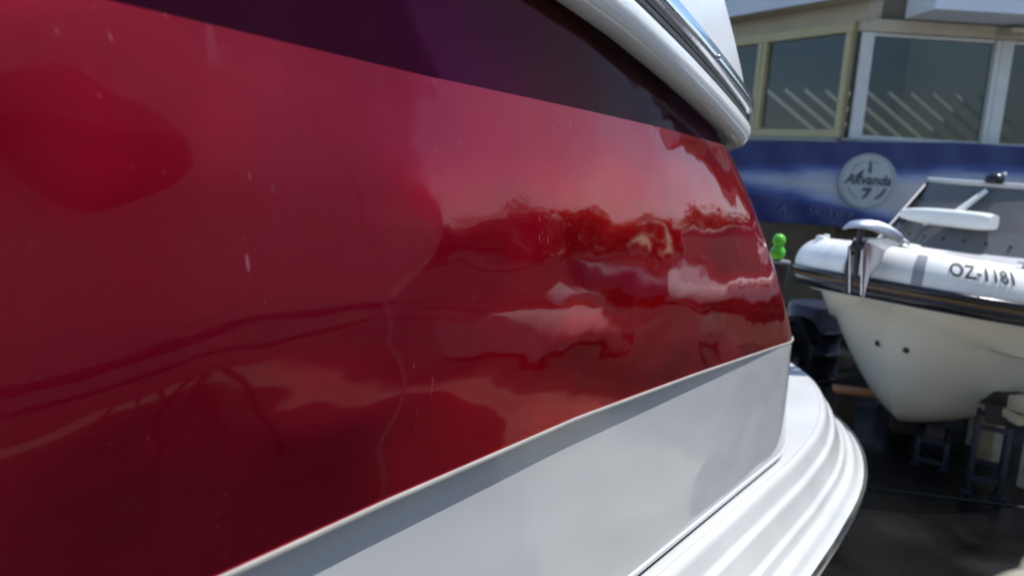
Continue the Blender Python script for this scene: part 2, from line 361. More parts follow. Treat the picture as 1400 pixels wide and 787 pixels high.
# swim platform wrapping the quarter
def plat(o0, z, s1, a, b): return ring(o0, lambda s: z, s1, a, b, 0.036, S_BOW + 1.0, 3.3)
PB = (-0.40, 4.95, 1.60, 0.86)
def pring(off, z): return full(ring(PB[0] + off, lambda s: z + 0.075 * max(0, min(3.0, 3.0 - s)), PB[1] + off * 0.8, PB[2], PB[3], 0.012, S_BOW + 1.0, 3.3))
prof = [(-0.212, 0.50), (-0.2115, 0.590), (-0.208, 0.602), (-0.200, 0.607), (-0.190, 0.605), (-0.180, 0.597), (-0.174, 0.585),   # rounded top tier
        (-0.160, 0.545), (-0.156, 0.537), (-0.149, 0.532), (-0.142, 0.529), (-0.137, 0.523), (-0.134, 0.512),   # first rib
        (-0.112, 0.452), (-0.108, 0.445), (-0.101, 0.441), (-0.095, 0.438), (-0.091, 0.432), (-0.089, 0.424),   # second rib
        (-0.081, 0.408), (-0.077, 0.402), (-0.068, 0.399), (-0.056, 0.394), (-0.046, 0.383), (-0.038, 0.368), (-0.028, 0.357), (-0.018, 0.350), (-0.010, 0.345)]
plat_o = MB().loft([pring(u, z) for u, z in prof], True).build('swim_platform', WHITE2, boat, sharp=radians(70))
MB().loft([pring(u, z) for u, z in [(-0.010, 0.3445), (0.004, 0.342), (0.009, 0.332), (0.004, 0.322), (-0.008, 0.319), (-0.10, 0.312)]], True).build('platform_trim', CHROME, plat_o)
MB().loft([pring(u, z) for u, z in [(-0.10, 0.311), (-0.7, 0.28)]], True).build('platform_underside', WHITE2, plat_o)
MB().loft([pring(u, z) for u, z in [(-0.204, 0.6045), (-1.0, 0.606)]], True).build('platform_deck', WHITE2, plat_o)
# rail: white moulding, groove, steel strip, coaming
rR = ring(-0.735, zr, 2.85, 0.20, 0.22, 0.012, S_BOW - 0.15, tw=0.115)
wm = [(-0.05, 0.045), (-0.02, 0.030), (0.010, 0.024), (0.030, 0.026), (0.046, 0.034), (0.056, 0.048), (0.060, 0.064), (0.059, 0.080), (0.052, 0.093), (0.042, 0.099), (0.034, 0.100)]
rail = MB().loft(sweep(rR, wm), True).build('rub_rail', RAILW, boat, sharp=radians(70))
MB().loft(sweep(rR, [(0.036, 0.0995), (0.030, 0.103), (0.036, 0.105), (0.043, 0.109), (0.044, 0.117), (0.040, 0.121)]), True).build('rail_insert', GREYST, rail)
MB().loft(sweep(rR, [(0.038, 0.120), (0.050, 0.122), (0.058, 0.132), (0.062, 0.150), (0.060, 0.168), (0.052, 0.182), (0.034, 0.186)]), True).build('rail_steel_strip', CHROME, rail)
co = []
for i in range(8):
    v = i / 7
    co.append(full(ring(-0.701 - 0.05 * v - 0.05 * v * v, (lambda s, v=v: zr(s) + 0.184 + 0.42 * v), 2.88 - 0.46 * v, 0.22 + 0.1 * v, 0.24 + 0.1 * v, 0.012, S_BOW - 0.1 + 0.4 * v, tw=0.115)))
co.append(full(ring(-1.0, lambda s: zr(s) + 0.60, 2.2, 0.4, 0.4, 0.012, S_BOW + 0.9)))
co.append(full(ring(-1.9, lambda s: zr(s) + 0.55, 1.2, 0.2, 0.05, 0.0, S_BOW + 2.9)))
MB().loft(co, True).build('coaming', RAILW, boat, sharp=radians(60))
# screw heads on the steel strip
nrm = outw(rR)
for sx in (0.55, 1.30, 2.15):
    i = min(range(len(rR)), key=lambda q: abs(rR[q][0] - sx) + (0 if rR[q][1] > OC else 9)); s_, o_, z_ = rR[i]; nx, ny = nrm[i]
    c = W(s_ + nx * 0.0625, o_ + ny * 0.0625, z_ + 0.150); ax = (T * nx + Nn * ny)
    MB().lathe([(0.0001, 0.006), (0.004, 0.0055), (0.0065, 0.003), (0.0075, -0.003)], c, 12, ax).build('screw', STEEL, rail)
    MB().box(c + ax * 0.0062 , (0.0012, 0.010, 0.0012)).build('screw_slot', SEAL, rail)
# stern post with black cup and bright green cap, behind the quarter
pc = Vector((1.215, 3.70, 0.02))
post = MB().lathe([(0.034, 0.60), (0.034, 0.62), (0.018, 0.63), (0.016, 1.02), (0.021, 1.03), (0.021, 1.05), (0.015, 1.055), (0.016, 1.085), (0.030, 1.11), (0.036, 1.16), (0.040, 1.225), (0.036, 1.228), (0.0001, 1.225)], pc + Vector((0.02, 0, 0)), 20).build('stern_post', SEAL, boat)
MB().lathe([(0.041, 1.222), (0.043, 1.228), (0.041, 1.234), (0.03, 1.236), (0.0001, 1.2365)], pc + Vector((0.02, 0, 0)), 20).build('post_ring', mat('ring_grey', (0.25, 0.25, 0.26), 0.45), post)
cap = MB().lathe([(0.014, 1.235), (0.026, 1.243), (0.033, 1.262), (0.032, 1.282), (0.022, 1.298), (0.020, 1.303), (0.027, 1.312), (0.029, 1.328), (0.024, 1.345), (0.012, 1.354), (0.0001, 1.356)], pc, 20).build('post_cap', mat('lime_plastic', (0.13, 0.62, 0.03), 0.45, var=0.25, vscale=40), post)
cap['label'] = 'bright green double-lobed cap'
# timber blocks that carry the keel
for k, s_ in enumerate((2.6, 0.2, -1.6)):
    MB().box(W(s_, OC, 0.11), (0.5, 0.25, 0.205), -PHI, bev=0.01).build('keel_block', mat('old_timber', (0.20, 0.14, 0.085), 0.85, var=0.4, vscale=9, bump=0.002, bscale=30), None)
for k, o in enumerate([q for q in bpy.data.objects if q.name.startswith('keel_block')]):
    tag(o, ['timber block under the keel near the stern of the red motorboat', 'timber block under the middle of the red motorboat keel', 'timber block under the bow end of the red motorboat keel'][k], 'block', 'blocks under the red boat')

# ------------------------------------------------------------------ the inflatable with a rigid hull
RB = Vector((1.97, 4.40, 0)); RA = Vector((0.80, 0.60, 0)).normalized(); RP = Vector((RA.y, -RA.x, 0))
def Q(a, p, z): return RB + RA * a + RP * p + Vector((0, 0, z))
rib = empty('inflatable_boat', Q(1.5, 0, 0), 'white inflatable boat with black rubbing strake on stands before the blue banner', 'boat')
HB, LB, TR = 0.78, 1.20, 0.175
def tz(a): return 1.140 - 0.17 * (1 - (1 - min(a, 2.2) / 2.2) ** 2.2)
TP = []
for i in range(61):
    th = pi / 2 * i / 60; p = HB * sin(th) ** 0.9; a = 0.12 + LB * (1 - cos(th) ** 0.85) if th < pi / 2 else 0.12 + LB
    TP.append((a, p))
for i in range(1, 25): TP.append((0.12 + LB + i * 0.125, HB))
TPF = [(a, -p) for a, p in TP[:0:-1]] + TP
def tnorm(i):
    a0, b0 = TPF[max(0, i - 1)]; a1, b1 = TPF[min(len(TPF) - 1, i + 1)]; d = (a1 - a0, b1 - b0); l = hypot(*d); return (-d[1] / l, d[0] / l)
def trad(i): a = TPF[i][0]; return TR * (0.90 + 0.10 * min(1, a / 1.2)) * (0.35 if i in (0, len(TPF) - 1) else 1)
def tpoint(i, ang, extra=0.0):
    a, p = TPF[i]; na, np_ = tnorm(i); r = trad(i) + extra
    return Q(a + na * r * cos(ang), p + np_ * r * cos(ang), tz(a) + r * sin(ang))
HYP = mat('white_hypalon', (0.88, 0.875, 0.84), 0.42, var=0.10, vscale=5, bump=0.0012, bscale=7)
rows = [[tpoint(i, 2 * pi * k / 56) for k in range(56)] for i in range(len(TPF))]
tb = MB().loft(rows, True); tb.f += [tuple(range(56)), tuple((len(rows) - 1) * 56 + k for k in range(56))]
tube = tb.build('inflatable_tube', HYP, rib)
def band(name, angs, m, par):
    rows = [[tpoint(i, radians(a), e) for a, e in angs] for i in range(len(TPF))]
    return MB().loft(rows).build(name, m, par, sharp=radians(70))
strk = band('rubbing_strake', [(-4, 0.0), (-4, 0.012), (-7, 0.022), (-13, 0.024), (-16, 0.018), (-17, 0.012), (-25, 0.010), (-26, 0.016), (-30, 0.028), (-38, 0.030), (-46, 0.024), (-49, 0.010), (-49, -0.004)], mat('strake_black', (0.012, 0.013, 0.018), 0.22, bump=0.0006, bscale=25), tube)
band('strake_insert', [(-17.0, 0.0128), (-19, 0.0145), (-23, 0.0142), (-25.2, 0.0108)], mat('strake_tan', (0.13, 0.075, 0.035), 0.5, var=0.2, vscale=12), strk)
# seams and patches round the bow of the tube
def patch(name, i0, i1, a0, a1, m, extra=0.004, par=None):
    rows = [[tpoint(i, radians(a0 + (a1 - a0) * k / 8), extra) for k in range(9)] for i in range(i0, i1 + 1)]
    return MB().loft(rows).build(name, m, par or tube)
MID = len(TPF) // 2
GREYH = mat('grey_hypalon', (0.30, 0.31, 0.33), 0.5, var=0.1)
patch('grey_patch', MID + 8, MID + 10, -2, 62, GREYH)
for i_ in (MID - 24, MID - 12, MID + 22, MID + 40, MID + 62): patch('tube_seam', i_, i_ + 1, -3, 110, HYP, 0.0022)
patch('bow_patch', MID - 5, MID - 2, -2, 75, GREYH)
# registration letters lie on the near tube
vs, fs = text_mesh('OZ-1181', 0.155, 0.0, 0.0015, True)
tvec = []
arc = [0.0]
for i in range(1, len(TPF)): arc.append(arc[-1] + hypot(TPF[i][0] - TPF[i - 1][0], TPF[i][1] - TPF[i - 1][1]))
def on_tube(dist, ang, extra):
    for i in range(1, len(arc)):
        if arc[i] >= dist: break
    u = (dist - arc[i - 1]) / (arc[i] - arc[i - 1]); return tpoint(i - 1, ang, extra).lerp(tpoint(i, ang, extra), u)
TXT_C = arc[MID] + 0.46
vv = [on_tube(TXT_C + v.x * 0.46, radians(38) + v.y * 0.86 / TR, 0.005) for v in vs]
letters('registration_character', vv, fs, mat('number_black', (0.03, 0.03, 0.035), 0.5), tube)
# rigid hull
HULLM = gelcoat('cream_gelcoat', (0.80, 0.745, 0.62), 2.2, 0.006, 0.14)
NK = 40
keel = crom([(0.12, 0, 0.98), (0.27, 0, 0.90), (0.335, 0, 0.72), (0.365, 0, 0.52), (0.41, 0, 0.34), (0.51, 0, 0.215), (0.70, 0, 0.165), (1.2, 0, 0.19), (2.6, 0, 0.25), (4.2, 0, 0.30)], NK)
chine = crom([(0.11, 0.03, 1.0), (0.17, 0.17, 0.93), (0.30, 0.33, 0.84), (0.52, 0.48, 0.74), (0.82, 0.63, 0.68), (1.15, 0.69, 0.62), (1.7, 0.73, 0.57), (2.8, 0.75, 0.54), (4.2, 0.75, 0.52)], NK)
topl = crom([(0.10, 0.05, 1.03), (0.13, 0.28, 1.02), (0.24, 0.46, 1.0), (0.45, 0.61, 0.97), (0.75, 0.71, 0.93), (1.10, 0.755, 0.88), (1.7, 0.77, 0.84), (2.8, 0.78, 0.82), (4.2, 0.78, 0.82)], NK)
rows = []
for kp, cp, tp in zip(keel, chine, topl):
    sec = []
    for sgn in (-1, 1):
        half = []
        tp2 = tp; cp1 = cp + Vector((0, 0.05, 0.012)) * min(1.0, cp.y / 0.25)
        for i in range(5): v = tp2.lerp(cp1, i / 4); half.append(v)
        half.append(cp)
        for i in range(1, 9):
            u = i / 8; ctrl = Vector(((kp.x + cp.x) / 2, cp.y * 0.52, kp.z + 0.02 + (cp.z - kp.z) * 0.02))
            half.append((1 - u) ** 2 * cp + 2 * u * (1 - u) * ctrl + u * u * kp)
        half = [Vector((h.x, h.y * sgn, h.z)) for h in half]
        sec += half if sgn < 0 else half[-2::-1]
    rows.append([Q(h.x, h.y, h.z) for h in sec])
mb = MB().loft(rows); mb.f.append(tuple((len(rows) - 1) * len(rows[0]) + k for k in range(len(rows[0]))))
rh = mb.build('rigid_hull', HULLM, rib, sharp=radians(32))
# drain and eye fittings on the stem
def near_hull(a, z, side=1):
    best = None
    for r in rows:
        for h in r[len(r) // 2:] if side > 0 else r[:len(r) // 2]:
            d = abs(h.z - z) + abs((h - RB).dot(RA) - a) + abs((h - RB).dot(RP) - 0.07 * side) * 1.5
            if best is None or d < best[0]: best = (d, h)
    return best[1]
for a, z, sd_ in ((0.34, 0.70, -1), (0.36, 0.70, 1)):
    h = near_hull(a, z, sd_); ax = (-RA * 0.6 + RP * (0.7 * sd_) + Vector((0, 0, -0.3))).normalized()
    MB().lathe([(0.0001, 0.016), (0.010, 0.014), (0.017, 0.008), (0.02, -0.004)], h, 14, ax).build('hull_fitting', mat('fitting_dark', (0.03, 0.03, 0.03), 0.4), rh)
# deck inside the tube
dk = [[Q(a - 0.0 + 0.06, p * k / 6, tz(a) + 0.10 + 0.07 * (1 - (k / 6) ** 2)) for k in range(-6, 7)] for a, p in TP[8::4]]
DECKM = mat('deck_grey', (0.50, 0.50, 0.51), 0.5, var=0.08, vscale=6)
MB().loft(dk).build('deck', DECKM, rib)
# splash cover with snap fasteners and the screen above it
CA = 0.98
def cov(p, f): return Q(CA + 0.55 * (abs(p) / 0.62) ** 2.5 * 0.55 + 0.10 * f, p, 1.225 + 0.135 * f)
cv = [[cov(-0.60 + 1.2 * k / 24, f / 4) for k in range(25)] for f in range(5)]
cover = MB().loft(cv).build('splash_cover', mat('grey_canvas', (0.13, 0.135, 0.14), 0.75, var=0.12, vscale=12, bump=0.001, bscale=90), rib)
for k in range(9):
    c = cov(-0.52 + 0.13 * k, 0.45) - RA * 0.004
    MB().lathe([(0.0001, 0.006), (0.008, 0.005), (0.012, -0.002)], c, 10, -RA).build('snap_fastener', mat('fitting_dark', (0.03, 0.03, 0.03), 0.4), cover)
GL = bpy.data.materials.new('smoked_acrylic'); GL.use_nodes = True
nt = GL.node_tree; pr = nt.nodes['Principled BSDF']; pr.inputs['Base Color'].default_value = (0.10, 0.105, 0.11, 1); pr.inputs['Roughness'].default_value = 0.12
tr = nt.nodes.new('ShaderNodeBsdfTransparent'); tr.inputs[0].default_value = (0.55, 0.56, 0.58, 1); ms = nt.nodes.new('ShaderNodeMixShader'); ms.inputs[0].default_value = 0.45
nt.links.new(tr.outputs[0], ms.inputs[1]); nt.links.new(pr.outputs[0], ms.inputs[2]); nt.links.new(ms.outputs[0], nt.nodes['Material Output'].inputs[0])
def scr(p, f): return Q(CA + 0.10 + 0.55 * (abs(p) / 0.62) ** 2.5 * 0.55 + 0.20 * f, p * (1 - 0.10 * f), 1.355 + 0.285 * f)
sc_ = [[scr(-0.58 + 1.16 * k / 24, f / 5) for k in range(25)] for f in range(6)]
ws = MB().loft(sc_).build('canvas_dodger', mat('grey_dodger', (0.115, 0.115, 0.118), 0.6, var=0.1, vscale=9, bump=0.002, bscale=5), rib)
tp = [scr(-0.58 + 1.16 * k / 24, 1.0) for k in range(25)]
MB().tube(tp, 0.020, 10).build('screen_rail', mat('rail_offwhite', (0.55, 0.55, 0.53), 0.35), ws)
for sg in (-1, 1):
    MB().tube([scr(0.58 * sg, f / 5) for f in range(6)], 0.014, 8).build('screen_edge', mat('rail_offwhite', (0.55, 0.55, 0.53), 0.35), ws)
# side wing of the screen on the far side
a0 = scr(-0.58, 0.0); a1 = scr(-0.58, 0.97); a2 = Q(CA - 0.16, -0.46, 1.22)
MB().prism([a0, a1, a2], RP * 0.01).build('side_wing', GL, ws, smooth=False)
MB().tube([a1, a2], 0.010, 8).build('wing_tube', mat('wing_grey', (0.16, 0.165, 0.18), 0.4), ws)
# helm seat bolster behind the screen, helm stalk, instrument pod on the rail
sm = mat('white_vinyl', (0.80, 0.80, 0.75), 0.4, var=0.05, bump=0.002, bscale=6)
rows2 = []
for k in range(15):
    u = k / 14; p = -0.40 + 0.56 * u; e = 1 - 0.45 * (1 - u) ** 5 - 0.22 * u ** 16
    rows2.append([Q(CA + 0.04 + 0.085 * e * (abs(cos(t_)) ** 0.55) * (1 if cos(t_) > 0 else -1), p, 1.418 + 0.055 * e * (abs(sin(t_)) ** 0.5) * (1 if sin(t_) > 0 else -1)) for t_ in [2 * pi * j / 20 for j in range(20)]])
sb = MB().loft(rows2, True); sb.f += [tuple(range(20)), tuple(14 * 20 + j for j in range(20))]
seat = sb.build('helm_seat', sm, rib)
MB().box(Q(CA + 0.17, -0.12, 1.30), (0.06, 0.40, 0.20), math.atan2(RA.y, RA.x), bev=0.02).build('seat_base', sm, seat)
MB().tube([Q(CA + 0.08, -0.10, 1.44), Q(CA + 0.24, 0.0, 1.60)], [0.022, 0.016], 10).build('grab_handle', sm, rib)
pod = MB().lathe([(0.05, -0.01), (0.062, 0.01), (0.055, 0.035), (0.03, 0.052), (0.0001, 0.056)], scr(0.02, 1.0) + Vector((0, 0, 0.02)), 16).build('instrument_pod', BLACKR, rib)
MB().lathe([(0.0001, 0.012), (0.011, 0.010), (0.016, 0.0), (0.011, -0.008)], scr(0.07, 1.0) + Vector((0, 0, 0.072)), 12).build('pod_lamp', mat('lamp_clear', (0.7, 0.68, 0.6), 0.2), pod)
# cleat and filler cap on the tube
cl = tpoint(MID + 30, radians(74), 0.0)
MB().tube([cl + Vector((-0.05, 0, 0.028)), cl + Vector((0.05, 0, 0.024))], [0.009, 0.009], 8).tube([cl + Vector((-0.018, 0, 0)), cl + Vector((-0.018, 0, 0.028))], 0.008, 8).tube([cl + Vector((0.018, 0, 0)), cl + Vector((0.018, 0, 0.026))], 0.008, 8).build('cleat', CHROME, rib)
vc = tpoint(MID - 22, radians(72), 0.0)
MB().lathe([(0.035, -0.01), (0.035, 0.012), (0.027, 0.022), (0.0001, 0.026)], vc, 14).build('air_valve', sm, tube)
MB().lathe([(0.018, 0.0), (0.018, 0.03), (0.0001, 0.034)], vc + Vector((0.03, 0.0, 0.0)), 12).build('air_valve', sm, tube)
# bow roller: steel cheeks, black roller
rk = Q(0, 0, 0); bx = -0.055
br = MB()
for p in (-0.035, 0.035):
    br.prism([Q(bx + 0.25, p, 1.315), Q(bx - 0.10, p, 1.325), Q(bx - 0.14, p, 1.27), Q(bx - 0.115, p, 1.16), Q(bx - 0.085, p, 1.02), Q(bx - 0.07, p, 1.03), Q(bx - 0.06, p, 1.2), Q(bx + 0.24, p, 1.29)], RP * 0.008)
br.prism([Q(bx - 0.10, 0.043, 1.31), Q(bx - 0.10, 0.14, 1.28), Q(bx - 0.095, 0.12, 1.20), Q(bx - 0.085, 0.07, 1.14), Q(bx - 0.08, 0.05, 1.0), Q(bx - 0.085, 0.043, 1.1)], RA * 0.008)
roller = br.build('bow_roller', STEEL, rib, smooth=False)
MB().lathe([(0.0001, -0.032), (0.045, -0.03), (0.03, 0), (0.045, 0.03), (0.0001, 0.032)], Q(bx - 0.10, 0.004, 1.275), 16, RP).build('roller_wheel', BLACKR, roller)
MB().box(Q(bx - 0.075, -0.055, 1.15), (0.04, 0.03, 0.26), math.atan2(RA.y, RA.x), bev=0.008).build('roller_pad', BLACKR, roller)
# plough anchor resting on the roller
anc = empty('plough_anchor', Q(-0.1, 0, 1.33), 'galvanised plough anchor resting on the bow roller of the inflatable boat', 'anchor')
ANG = mat('anchor_zinc', (0.62, 0.64, 0.67), 0.32, metal=0.75, var=0.1, vscale=15)
MB().tube([Q(bx - 0.10, 0.0, 1.12), Q(bx - 0.115, 0.0, 1.30), Q(bx - 0.10, 0.0, 1.375)], [0.014, 0.017, 0.017], 8).build('shank', mat('shank_dark', (0.05, 0.05, 0.055), 0.4, metal=0.6), anc)
fl = []
for i in range(11):
    u = i / 10; hw = 0.085 * sin(pi * min(1, u * 0.75 + 0.25)) * (1 if u < 0.9 else 0.5) + 0.004
    zc = 1.392 + 0.055 * sin(pi * (0.15 + 0.55 * u)) - 0.105 * u * u
    row = []
    for k in range(-5, 6):
        f = k / 5; row.append(Q(bx - 0.14 + 0.16 * u, -0.03 + 0.22 * u + 0.02 * f, 0) + Vector((0, 0, zc - 0.045 * f * f * (1 - 0.4 * u))) + RA * (f * hw))
    fl.append(row)
flo = MB().loft(fl).build('fluke', ANG, anc)
sdm = flo.modifiers.new('thickness', 'SOLIDIFY'); sdm.thickness = 0.010

# ------------------------------------------------------------------ stands, blocks and gear below the inflatable
NAVY = mat('navy_steel', (0.014, 0.018, 0.036), 0.5, metal=0.2, var=0.6, vscale=22)
OLDT = mat('pad_timber', (0.025, 0.02, 0.016), 0.9, var=0.4, vscale=14)
def stand(x, y, rz, h, label):
    s = empty('boat_stand', (x, y, 0), label, 'stand', 'steel stands under the inflatable boat', 0)
    R = Matrix.Rotation(rz, 3, 'Z')
    def pt(a, b, c): return Vector((x, y, 0)) + R @ Vector((a, b, c))
    for sy in (-1, 1):
        for sx in (-1, 1):
            MB().box(pt(sx * 0.075, sy * 0.15, h / 2), (0.026, 0.026, h), rz, bev=0.003).build('leg', NAVY, s)
            MB().box(pt(sx * 0.076, sy * 0.152, 0.005), (0.055, 0.055, 0.010), rz).build('foot_plate', NAVY, s)
        for q in (0.22, 0.93): MB().box(pt(0, sy * 0.15, h * q), (0.122, 0.020, 0.026), rz).build('rung', NAVY, s)
    for sx in (-1, 1):
        for q in (0.30, 0.93): MB().box(pt(sx * 0.075, 0, h * q), (0.018, 0.272, 0.024), rz).build('rung', NAVY, s)
    MB().box(pt(0, 0, h + 0.019), (0.10, 0.34, 0.030), rz, bev=0.004).build('pad', OLDT, s)
    return s
stand(2.58, 4.62, radians(-30), 0.165, 'navy steel stand nearer the bow of the inflatable boat')
stand(2.68, 4.24, radians(-30), 0.40, 'navy steel stand to the right beside the cream timbers')
TIMB = mat('pale_timber', (0.46, 0.38, 0.26), 0.8, var=0.35, vscale=7, bump=0.002, bscale=25)
OLD = MATS['old_timber']
b1 = MB().box((2.75, 4.62, 0.44), (0.90, 0.14, 0.09), radians(-47), bev=0.006).build('bearer_beam', mat('dark_timber', (0.045, 0.03, 0.022), 0.8, var=0.4, vscale=8, bump=0.002)); tag(b1, 'dark timber beam lying across the two navy stands', 'beam')
def block(c, sz, rz, m, label, cat='block', grp=None):
    o = MB().box(c, sz, rz, bev=0.008).build('timber_block', m); return tag(o, label, cat, grp)
block((2.82, 4.10, 0.535), (0.34, 0.11, 0.075), radians(18), TIMB, 'upper cream timber under the inflatable boat at the right edge', grp='cream timbers')
block((2.85, 4.13, 0.45), (0.36, 0.12, 0.06), radians(8), TIMB, 'lower cream timber beneath the other cream timber', grp='cream timbers')
block((3.03, 4.24, 0.21), (0.24, 0.20, 0.415), radians(30), mat('concrete_block', (0.36, 0.34, 0.31), 0.9, var=0.3, vscale=10, bump=0.003), 'grey concrete pier carrying the cream timbers')
block((2.95, 4.66, 0.15), (0.12, 0.12, 0.30), radians(20), TIMB, 'short upright timber post behind the navy stands')
block((3.05, 4.95, 0.10), (0.16, 0.12, 0.20), radians(50), MATS['concrete_block'], 'small concrete block on the ground behind the stands')
cr = empty('plastic_crate', (3.0, 5.6, 0), 'grey plastic crate on the ground under the inflatable boat', 'crate')
CRM = mat('mauve_plastic', (0.20, 0.19, 0.25), 0.5, var=0.2)
for k in range(4):
    ang_ = radians(20 + 90 * k); c = Vector((3.0 + 0.2 * cos(ang_), 5.6 + 0.2 * sin(ang_), 0.15))
    for q in range(3): MB().box(c + Vector((0, 0, -0.10 + 0.10 * q)), (0.012, 0.40, 0.075), ang_, bev=0.003).build('slat', CRM, cr)
for k in range(4):
    ang_ = radians(65 + 90 * k); MB().box((3.0 + 0.278 * cos(ang_), 5.6 + 0.278 * sin(ang_), 0.15), (0.03, 0.03, 0.30), ang_).build('corner_post', CRM, cr)
MB().box((3.0, 5.6, 0.012), (0.39, 0.39, 0.02), radians(20)).build('crate_bottom', CRM, cr)
# small launching trolley behind: wheel, mudguard, orange plank
tro = empty('launching_trolley', (2.2, 5.95, 0), 'dark launching trolley with black tyre and mudguard behind the inflatable boat', 'trolley')
def wheel(c, ax, par):
    MB().lathe([(0.13, -0.07), (0.22, -0.085), (0.27, -0.07), (0.285, -0.03), (0.285, 0.03), (0.27, 0.07), (0.22, 0.085), (0.13, 0.07)], c, 28, ax).build('tyre', BLACKR, par)
    MB().lathe([(0.0001, 0.03), (0.05, 0.035), (0.06, 0.01), (0.11, 0.02), (0.135, 0.06), (0.135, -0.06), (0.0001, -0.06)], c, 20, ax).build('rim', mat('rim_grey', (0.06, 0.07, 0.09), 0.4, metal=0.6), par)
wax = Vector((0.55, -0.83, 0)).normalized(); wdr = Vector((0.83, 0.55, 0)).normalized()
for c in (Vector((2.00, 5.75, 0.285)), Vector((1.2, 6.98, 0.285))):
    wheel(c, wax, tro)
    mg = [[c + wdr * (0.34 * cos(t_)) + Vector((0, 0, 0.34 * sin(t_))) + wax * q for q in (-0.11, 0.11)] for t_ in [radians(15 + 150 * k / 16) for k in range(17)]]
    m_ = MB().loft(mg).build('mudguard', mat('mudguard_black', (0.03, 0.03, 0.033), 0.35), tro); m_.modifiers.new('thickness', 'SOLIDIFY').thickness = 0.008
MB().tube([(2.00, 5.75, 0.285), (1.2, 6.98, 0.285)], 0.03, 8).build('axle', NAVY, tro)
for q in (0.15, 0.85):
    a = Vector((2.00, 5.75, 0.33)).lerp(Vector((1.2, 6.98, 0.33)), q); MB().box(a + wdr * 0.5, (2.2, 0.07, 0.06), math.atan2(wdr.y, wdr.x)).build('frame_rail', NAVY, tro)
pl = MB().box((2.44, 5.15, 0.235), (0.52, 0.12, 0.028), radians(-14), bev=0.004).build('plank', mat('orange_wood', (0.50, 0.22, 0.09), 0.7, var=0.3, vscale=8)); tag(pl, 'orange-brown plank lying level below the bow of the inflatable boat', 'plank')
for k, (x, y) in enumerate(((2.27, 5.19), (2.62, 5.11))):
    block((x, y, 0.11), (0.12, 0.14, 0.218), radians(-14), mat('dark_timber', (0.05, 0.04, 0.03), 0.8), ['dark block under the left end of the orange plank', 'dark block under the right end of the orange plank'][k], grp='plank blocks')
pvc = mat('blue_drum', (0.012, 0.016, 0.035), 0.4, var=0.2)
dr = empty('plastic_drum', (2.5, 6.5, 0), 'dark blue plastic drum standing behind the stem of the inflatable boat', 'drum')
MB().lathe([(0.0001, 0.0), (0.20, 0.0), (0.22, 0.02), (0.22, 0.18), (0.235, 0.20), (0.22, 0.22), (0.22, 0.36), (0.235, 0.38), (0.22, 0.40), (0.22, 0.55), (0.20, 0.58), (0.0001, 0.58)], (2.5, 6.5, 0), 24).build('drum_body', pvc, dr)
MB().lathe([(0.03, 0.58), (0.03, 0.605), (0.0001, 0.607)], (2.6, 6.5, 0), 12).build('bung', BLACKR, dr)

# ------------------------------------------------------------------ the building
OLIVE = mat('olive_aluminium', (0.50, 0.41, 0.21), 0.45, var=0.08, vscale=4)
BEIGE = mat('beige_paint', (0.50, 0.43, 0.31), 0.7, var=0.10, vscale=3)
PALE = mat('pale_frame', (0.58, 0.57, 0.53), 0.45, var=0.08, vscale=4)
FASC = mat('fascia_white', (0.62, 0.64, 0.68), 0.5, var=0.05, vscale=2)
BROWN = mat('brown_render', (0.12, 0.085, 0.045), 0.85, var=0.3, vscale=3, bump=0.003)
INT = mat('interior_dark', (0.22, 0.23, 0.225), 0.8, var=0.2)
WG = bpy.data.materials.new('window_glass'); WG.use_nodes = True
nt = WG.node_tree; pr = nt.nodes['Principled BSDF']; pr.inputs['Base Color'].default_value = (0.04, 0.045, 0.045, 1); pr.inputs['Roughness'].default_value = 0.03; pr.inputs['Specular IOR Level'].default_value = 0.8
tr = nt.nodes.new('ShaderNodeBsdfTransparent'); tr.inputs[0].default_value = (0.7, 0.75, 0.75, 1); ms = nt.nodes.new('ShaderNodeMixShader'); ms.inputs[0].default_value = 0.35
nt.links.new(tr.outputs[0], ms.inputs[1]); nt.links.new(pr.outputs[0], ms.inputs[2]); nt.links.new(ms.outputs[0], nt.nodes['Material Output'].inputs[0])
bld = empty('restaurant_building', (5.0, 11.0, 0), 'low building with wide windows and pale overhanging fascia behind the boats', 'building')
YB = 9.0
MB().box((4.78, YB + 0.10, 0.99), (2.44, 0.20, 1.96)).build('lower_wall', BROWN, bld, smooth=False)
MB().box((4.78, YB + 0.09, 1.985), (2.5, 0.34, 0.035), bev=0.004).build('sill', mat('sill_grey', (0.30, 0.30, 0.28), 0.6), bld, smooth=False)
MB().box((4.78, YB + 0.08, 3.20), (2.44, 0.16, 0.13)).build('lintel', BEIGE, bld, smooth=False)
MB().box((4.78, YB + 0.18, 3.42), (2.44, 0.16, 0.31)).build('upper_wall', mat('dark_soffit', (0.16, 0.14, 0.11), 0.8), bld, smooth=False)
for k in range(2):
    x0 = 3.60 + k * 1.50; 
    ww = 1.5 if k == 0 else 0.88
    fr = MB().box((x0 + 0.055, YB + 0.06, 2.565), (0.13, 0.12, 1.125), bev=0.006).build('window', PALE, bld, smooth=False)
    fr['label'] = 'pale framed fixed window'
    MB().box((x0 + ww - 0.04, YB + 0.06, 2.565), (0.055, 0.11, 1.12), bev=0.004).build('stile', PALE, fr, smooth=False)
    MB().box((x0 + ww / 2 + 0.02, YB + 0.06, 2.025), (ww - 0.2, 0.09, 0.04), bev=0.004).build('bottom_rail', PALE, fr, smooth=False)
    MB().box((x0 + ww / 2 + 0.02, YB + 0.06, 3.108), (ww - 0.2, 0.09, 0.035), bev=0.004).build('top_rail', PALE, fr, smooth=False)
    MB().box((x0 + ww / 2 + 0.02, YB + 0.065, 2.567), (ww - 0.19, 0.008, 1.05)).build('pane', WG, fr, smooth=False)
